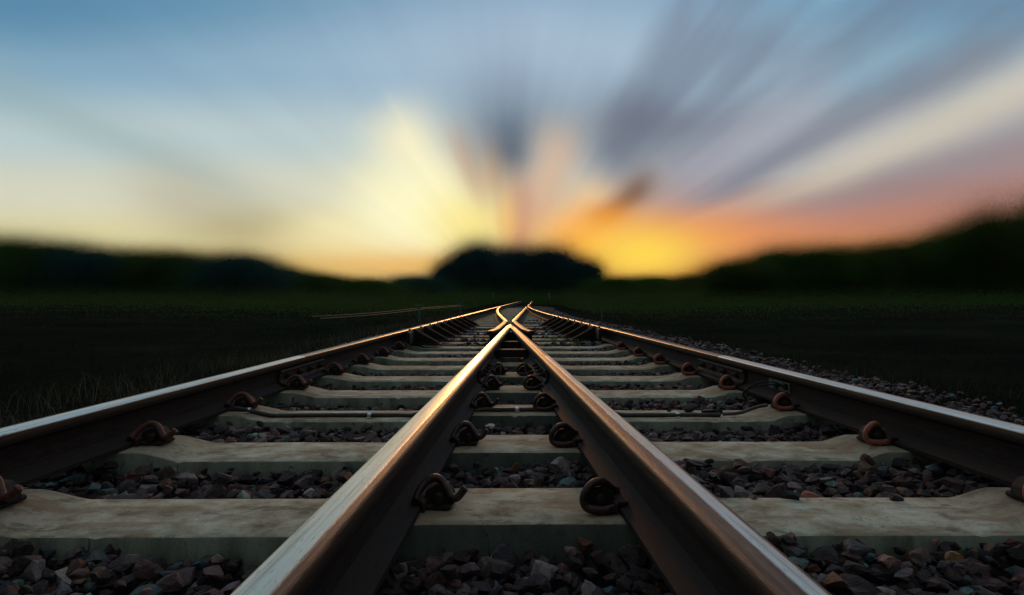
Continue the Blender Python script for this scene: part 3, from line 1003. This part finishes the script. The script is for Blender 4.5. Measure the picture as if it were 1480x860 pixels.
# grass blades
def blades(P, h, w, lean):
    n = len(P)
    a = RNG.uniform(0, 6.28, n); b = RNG.uniform(0, 6.28, n)
    d = np.stack([np.cos(a), np.sin(a), np.zeros(n)], 1); s = np.stack([np.cos(b), np.sin(b), np.zeros(n)], 1) * w[:, None]
    up = np.array([0, 0, 1.0])
    p0 = P; p1 = P + up * (h * .55)[:, None] + d * (h * lean * .35)[:, None]; p2 = P + up * (h * (1 - lean * .35))[:, None] + d * (h * lean)[:, None]
    V = np.stack([p0 - s, p0 + s, p1 + s * .7, p1 - s * .7, p2], 1).reshape(-1, 3)
    b0 = np.arange(n)[:, None] * 5
    F = np.concatenate([b0 + np.array([[0, 1, 2]]), b0 + np.array([[0, 2, 3]]), b0 + np.array([[3, 2, 4]])])
    return V, F
def grass(name, n, xf, y0, y1, hr, wr, mat, label, ypow=1.6, clump=None):
    y = y0 + (y1 - y0) * RNG.random(n) ** ypow
    x = xf(y, n)
    keep = mn3(np.stack([x * 5, y * 4, x * 0], 1), 3) + RNG.normal(size=n) * .35 > (clump if clump is not None else -9)
    x, y = x[keep], y[keep]; n = len(x)
    z = np.array([max(ground_h(a, b_), -.30) for a, b_ in zip(x, y)])
    V, F = blades(np.stack([x, y, z], 1), RNG.uniform(*hr, n), RNG.uniform(*wr, n), RNG.uniform(.2, 1.1, n))
    o = link(name, mesh_np(name, V, F, {'lv': np.repeat(RNG.random(n), 5)}), M[mat])
    tag(o, label, 'grass', kind='stuff')
AL = a_left
grass('dry_grass', 16000, lambda y, n: AL(y) - .32 - RNG.random(n) ** 1.5 * 1.9, 1.0, 24, (.08, .24), (.0012, .0026), 'dry', 'thin dry grass growing along the outer side of the left rail', clump=.1)
grass('dry_grass', 5000, lambda y, n: -AL(y) + .75 + RNG.random(n) ** 1.2 * 1.9, 1.4, 24, (.05, .16), (.001, .002), 'dry', 'sparse dry grass on the stony verge right of the right rail', clump=.3)
grass('dark_scrub', 70000, lambda y, n: np.where(RNG.random(n) < .5, -1, 1) * (3.2 + RNG.random(n) ** 1.3 * y * 1.3), 1.5, 40, (.03, .16), (.0015, .004), 'scrub', 'low black-green scrub covering the verges away from the rails', 1.8, clump=-.1)

# weeds by the track
def weed(x, y, z, n, s, label):
    t = tag(empty('weed', (x, y, z)), label, 'weed', 'green weeds by the track')
    P = RNG.normal(size=(n, 3)) * np.array([s, s * .6, s * .35]); P[:, 2] = np.abs(P[:, 2]) + .01
    V, F = leaves(P, RNG.uniform(.008, .018, n))
    link('foliage', mesh_np('foliage', V, F, {'lv': np.repeat(RNG.random(n), 3)}), M['weed'], t)
    mb = MB()
    for i in range(7):
        p = P[i]; mb.tube([(0, 0, -.03), (p[0] * .5, p[1] * .5, p[2] * .8), tuple(p)], .0016, 5)
    mb.build('stem', M['weed'], t)
weed(.50, 6.95, -.02, 70, .07, 'bright green weed growing between the sleepers right of the crossing point')
weed(.72, 6.75, -.02, 30, .05, 'tiny yellow-green weed at the first black bracket on the right')
weed(1.62, 6.6, -.10, 40, .06, 'small green weed on the gravel outside the right stock rail')
weed(1.80, 5.3, -.10, 40, .05, 'nearest green weed on the gravel right of the right rail')

# ------------------------------------------------------------------ signal wires, posts
def post(x, y, h, w, mat, label, cap=None, name='post'):
    g = ground_h(x, y)
    t = tag(empty(name, (x, y, g)), label, 'post', None)
    b = MB(); b.box((0, 0, h / 2 - .03), (w, w, h + .06), .2, .15); b.build('shaft', M[mat], t)
    if cap:
        b = MB(); b.box((0, 0, h + .012), (cap, w * 1.6, .024), 0, .2); b.build('cap', M['teal'], t)
for x, y, lab in ((-2.50, 17.0, 'low teal-capped wire post left of the left rail, the nearer of two'), (-1.95, 24.5, 'low teal-capped wire post left of the left rail, the farther of two')):
    post(x, y, .44, .06, 'teal', lab, .22, 'wire_post')
w_ = tag(empty('signal_wire', (-2.9, 5, 0)), 'pair of thin glinting signal wires on low posts left of the left rail', 'wire')
mb = MB()
for dz, dx in ((.20, 0), (.17, .12)):
    A_, B_, C_ = np.array((-2.98 + dx, 9.2, dz)), np.array((-2.50 + dx, 17, dz)), np.array((-1.95 + dx, 24.5, dz))
    pts = [A_ + (B_ - A_) * t - np.array((0, 0, .10 * t * (1 - t))) for t in np.linspace(0, 1, 12)] + [B_ + (C_ - B_) * t - np.array((0, 0, .05 * t * (1 - t))) for t in np.linspace(.12, 1, 8)]
    mb.tube([tuple(p - np.array((-2.9, 5, 0))) for p in pts], .006, 6)
mb.build('wire_strand', M['wire'], w_)
post(2.62, 17.2, .42, .035, 'post', 'thin brown stake standing in the gravel right of the right rail', None, 'stake')
post(-1.95, 78, 1.25, .16, 'white', 'small white marker post far off, left of the track end', None, 'marker_post')
post(5.25, 78, 1.35, .16, 'white', 'small white marker post far off, right of the track end', None, 'marker_post')

# ------------------------------------------------------------------ world: dusk sky with streaked cloud running to one point on the horizon
SUN_AZ, SUN_EL = math.radians(-2.3), math.radians(9.5)
w = bpy.data.worlds.new('World'); SC.world = w; w.use_nodes = True
nt = NT(w.node_tree); nt.n.clear()
dirv = X(nt, nt.new('ShaderNodeTexCoord').outputs['Generated'])
dx, dy, dz = nt.sep(dirv)
yy = nt.m('MAXIMUM', dy, .08)
U = dx / yy * F_PX                    # tangent-plane direction about the point where the tracks run to
H = dz / yy * F_PX
R_ = nt.m('SQRT', U * U + H * H)
TH = nt.m('ARCTAN2', H, U) * (180 / math.pi)
# soft natural irregularity of the streaks
wob = nt.noise(nt.comb(TH * .055, R_ * .0016, 0), 1.0, 4, .55)
wob2 = nt.noise(nt.comb(TH * .16, R_ * .0012, 7), 1.0, 3, .5)
THw = TH + (wob - .5) * 5
Rw = R_ * (1 + (wob2 - .5) * .10)
def L255(*c): return lin(c)
def hs(h): return min(1, max(0, h / 900))
baseL = nt.ramp(H / 900, [(hs(0), L255(170, 130, 75)), (hs(45), L255(206, 178, 112)), (hs(90), L255(222, 212, 164)), (hs(150), L255(212, 212, 190)),
                          (hs(230), L255(186, 203, 203)), (hs(330), L255(140, 174, 195)), (hs(430), L255(100, 146, 176)), (hs(560), L255(104, 148, 176)), (1, L255(168, 198, 220))], 'EASE')
baseR = nt.ramp(H / 900, [(hs(0), L255(120, 70, 30)), (hs(40), L255(200, 122, 55)), (hs(75), L255(214, 146, 98)), (hs(115), L255(190, 134, 112)), (hs(155), L255(164, 132, 126)),
                          (hs(195), L255(152, 148, 156)), (hs(240), L255(150, 160, 168)), (hs(330), L255(134, 168, 187)), (hs(430), L255(108, 156, 184)), (hs(560), L255(106, 150, 178)), (1, L255(168, 198, 220))], 'EASE')
c = nt.mix(nt.sstep(U, -60, 330), baseL, baseR)
def gau(v, c0, s):
    t = (v - c0) / s
    return nt.m('POWER', 2.718, nt.m('MULTIPLY', t * t, -.5))
def lobe(c, th, sg, r0, r1, soft, rgb, wt):
    g = gau(THw, th, sg) * nt.sstep(Rw, r0 - soft, r0 + soft * .4) * nt.sstep(Rw, r1 + soft, r1 - soft * .4) * wt
    return nt.mix(g, c, lin(rgb))
def blob(c, px, py, sx, sy, rgb, wt):
    g = gau(U, px - 740, sx) * gau(H, 430 - py, sy) * wt
    return nt.mix(g, c, lin(rgb))
c = blob(c, 800, 70, 260, 80, (178, 196, 214), .75)
c = blob(c, -20, 0, 240, 70, (84, 134, 166), .6)
c = lobe(c, 158, 2.2, 450, 900, 120, (150, 174, 178), .5)
c = lobe(c, 163, 4.0, 330, 520, 110, (184, 176, 152), .6)
c = blob(c, 370, 336, 75, 20, (150, 140, 98), .5)
c = blob(c, 490, 332, 55, 20, (240, 232, 186), .7)
c = blob(c, 560, 355, 120, 26, (248, 222, 150), .6)
c = lobe(c, 123, 6.5, 120, 290, 70, (252, 242, 202), .88)
c = lobe(c, 142, 9, 100, 230, 80, (250, 240, 190), .7)
c = blob(c, 618, 300, 72, 56, (255, 250, 206), 1.0)
c = blob(c, 684, 325, 46, 38, (252, 234, 140), .85)
c = blob(c, 640, 384, 140, 16, (234, 170, 74), .7)
c = lobe(c, 107, 4.0, 170, 240, 55, (214, 170, 134), .6)
c = lobe(c, 89.5, 11, 185, 270, 85, (90, 103, 117), .97)
c = lobe(c, 90, 13, 270, 350, 80, (142, 160, 180), .5)
c = blob(c, 714, 252, 13, 30, (212, 160, 112), .4)
c = lobe(c, 79, 9, 40, 160, 50, (194, 148, 130), .92)
c = blob(c, 738, 322, 13, 36, (246, 190, 100), .55)
c = lobe(c, 71, 6.0, 150, 240, 60, (216, 186, 158), .85)
c = lobe(c, 47, 7.5, 120, 195, 50, (236, 206, 158), .8)
# fan of grey and pale streaks over the right half
fan = nt.noise(nt.comb(TH * .065, R_ * .0016, 3), 1.0, 3, .5)
fz = nt.sstep(TH, 66, 56) * nt.sstep(TH, 14, 24) * nt.sstep(R_, 240, 360)
c = nt.mix(fz * nt.sstep(fan, .43, .66) * .66, c, lin((110, 120, 140)))
c = nt.mix(fz * nt.sstep(fan, .50, .34) * .55, c, lin((186, 196, 208)))
c = lobe(c, 54, 8, 245, 330, 60, (108, 116, 132), .85)
c = blob(c, 960, 178, 80, 24, (110, 114, 130), .6)
c = lobe(c, 39, 3.6, 175, 255, 45, (114, 90, 80), .92)
c = blob(c, 880, 314, 24, 14, (208, 122, 56), .8)
c = lobe(c, 33, 4.0, 300, 520, 100, (164, 166, 178), .6)
c = lobe(c, 26.5, 2.4, 330, 800, 130, (122, 126, 140), .75)
c = lobe(c, 21.2, 2.3, 460, 900, 230, (212, 202, 182), .8)
c = lobe(c, 16.0, 2.6, 420, 900, 150, (146, 136, 142), .6)
c = lobe(c, 12, 3.0, 230, 900, 140, (184, 124, 104), .4)
c = blob(c, 1010, 338, 130, 26, (248, 156, 82), .65)
c = blob(c, 850, 350, 50, 34, (254, 172, 66), .9)
c = blob(c, 936, 366, 60, 27, (255, 214, 84), 1.0)
fine = nt.noise(nt.comb(TH * .16, R_ * .0016, 11), 1.0, 3, .5)
c = nt.mix(1.0, c, nt.mix(fine, (.94, .94, .95), (1.07, 1.07, 1.06)), 'MULTIPLY')
# the rest of the dome
sky = nt.new('ShaderNodeTexSky', sky_type='NISHITA', sun_disc=False, sun_elevation=SUN_EL, sun_rotation=SUN_AZ, air_density=1.2, dust_density=2.0, ozone_density=2.0)
nish = nt.mix(1.0, X(nt, sky.outputs[0]), (.09, .09, .09), 'MULTIPLY')
dome = nt.ramp(dz, [(0, (.12, .12, .11)), (.25, (.14, .16, .18)), (.6, (.27, .33, .38)), (1, (.36, .43, .48))])
dome = nt.mix(.3, dome, nish)
back = nt.sstep(dy, .25, -.45) * nt.sstep(dz, .95, .3)
dome = nt.mix(back * .8, dome, (.10, .13, .13))
c = nt.mix(nt.sstep(dy, .10, .42), dome, c)
bg = nt.new('ShaderNodeBackground'); nt.put(bg.inputs[0], c); bg.inputs[1].default_value = 1.0
out = nt.new('ShaderNodeOutputWorld'); nt.l.new(bg.outputs[0], out.inputs[0])
w.cycles.sampling_method = 'MANUAL'; w.cycles.sample_map_resolution = 1024

# the low sun behind the cloud
sd = bpy.data.lights.new('Sun', 'SUN'); sd.energy = .5; sd.angle = math.radians(5); sd.color = (1.0, .42, .11)
so = bpy.data.objects.new('Sun', sd); COL.objects.link(so)
v = Vector((math.sin(SUN_AZ) * math.cos(SUN_EL), math.cos(SUN_AZ) * math.cos(SUN_EL), math.sin(SUN_EL)))
so.rotation_euler = (-v).to_track_quat('-Z', 'Y').to_euler()
so.location = (-10, 40, 20)

# ------------------------------------------------------------------ camera and output
cd = bpy.data.cameras.new('Camera'); cd.sensor_width = 36; cd.lens = 880 / 1480 * 36; cd.clip_end = 9000; cd.clip_start = .02
co = bpy.data.objects.new('Camera', cd); COL.objects.link(co)
co.location = (-.0262, 0, CAMZ); co.rotation_euler = (math.radians(90), 0, math.radians(-.358))
SC.camera = co
SC.view_settings.view_transform = 'Standard'; SC.view_settings.look = 'None'
SC.view_settings.exposure = 0; SC.view_settings.gamma = 1; SC.view_settings.use_curve_mapping = False
SC.render.engine = 'CYCLES'
SC.cycles.use_denoising = True
SC.cycles.max_bounces = 6; SC.cycles.diffuse_bounces = 3; SC.cycles.glossy_bounces = 3
SC.cycles.sample_clamp_indirect = 4
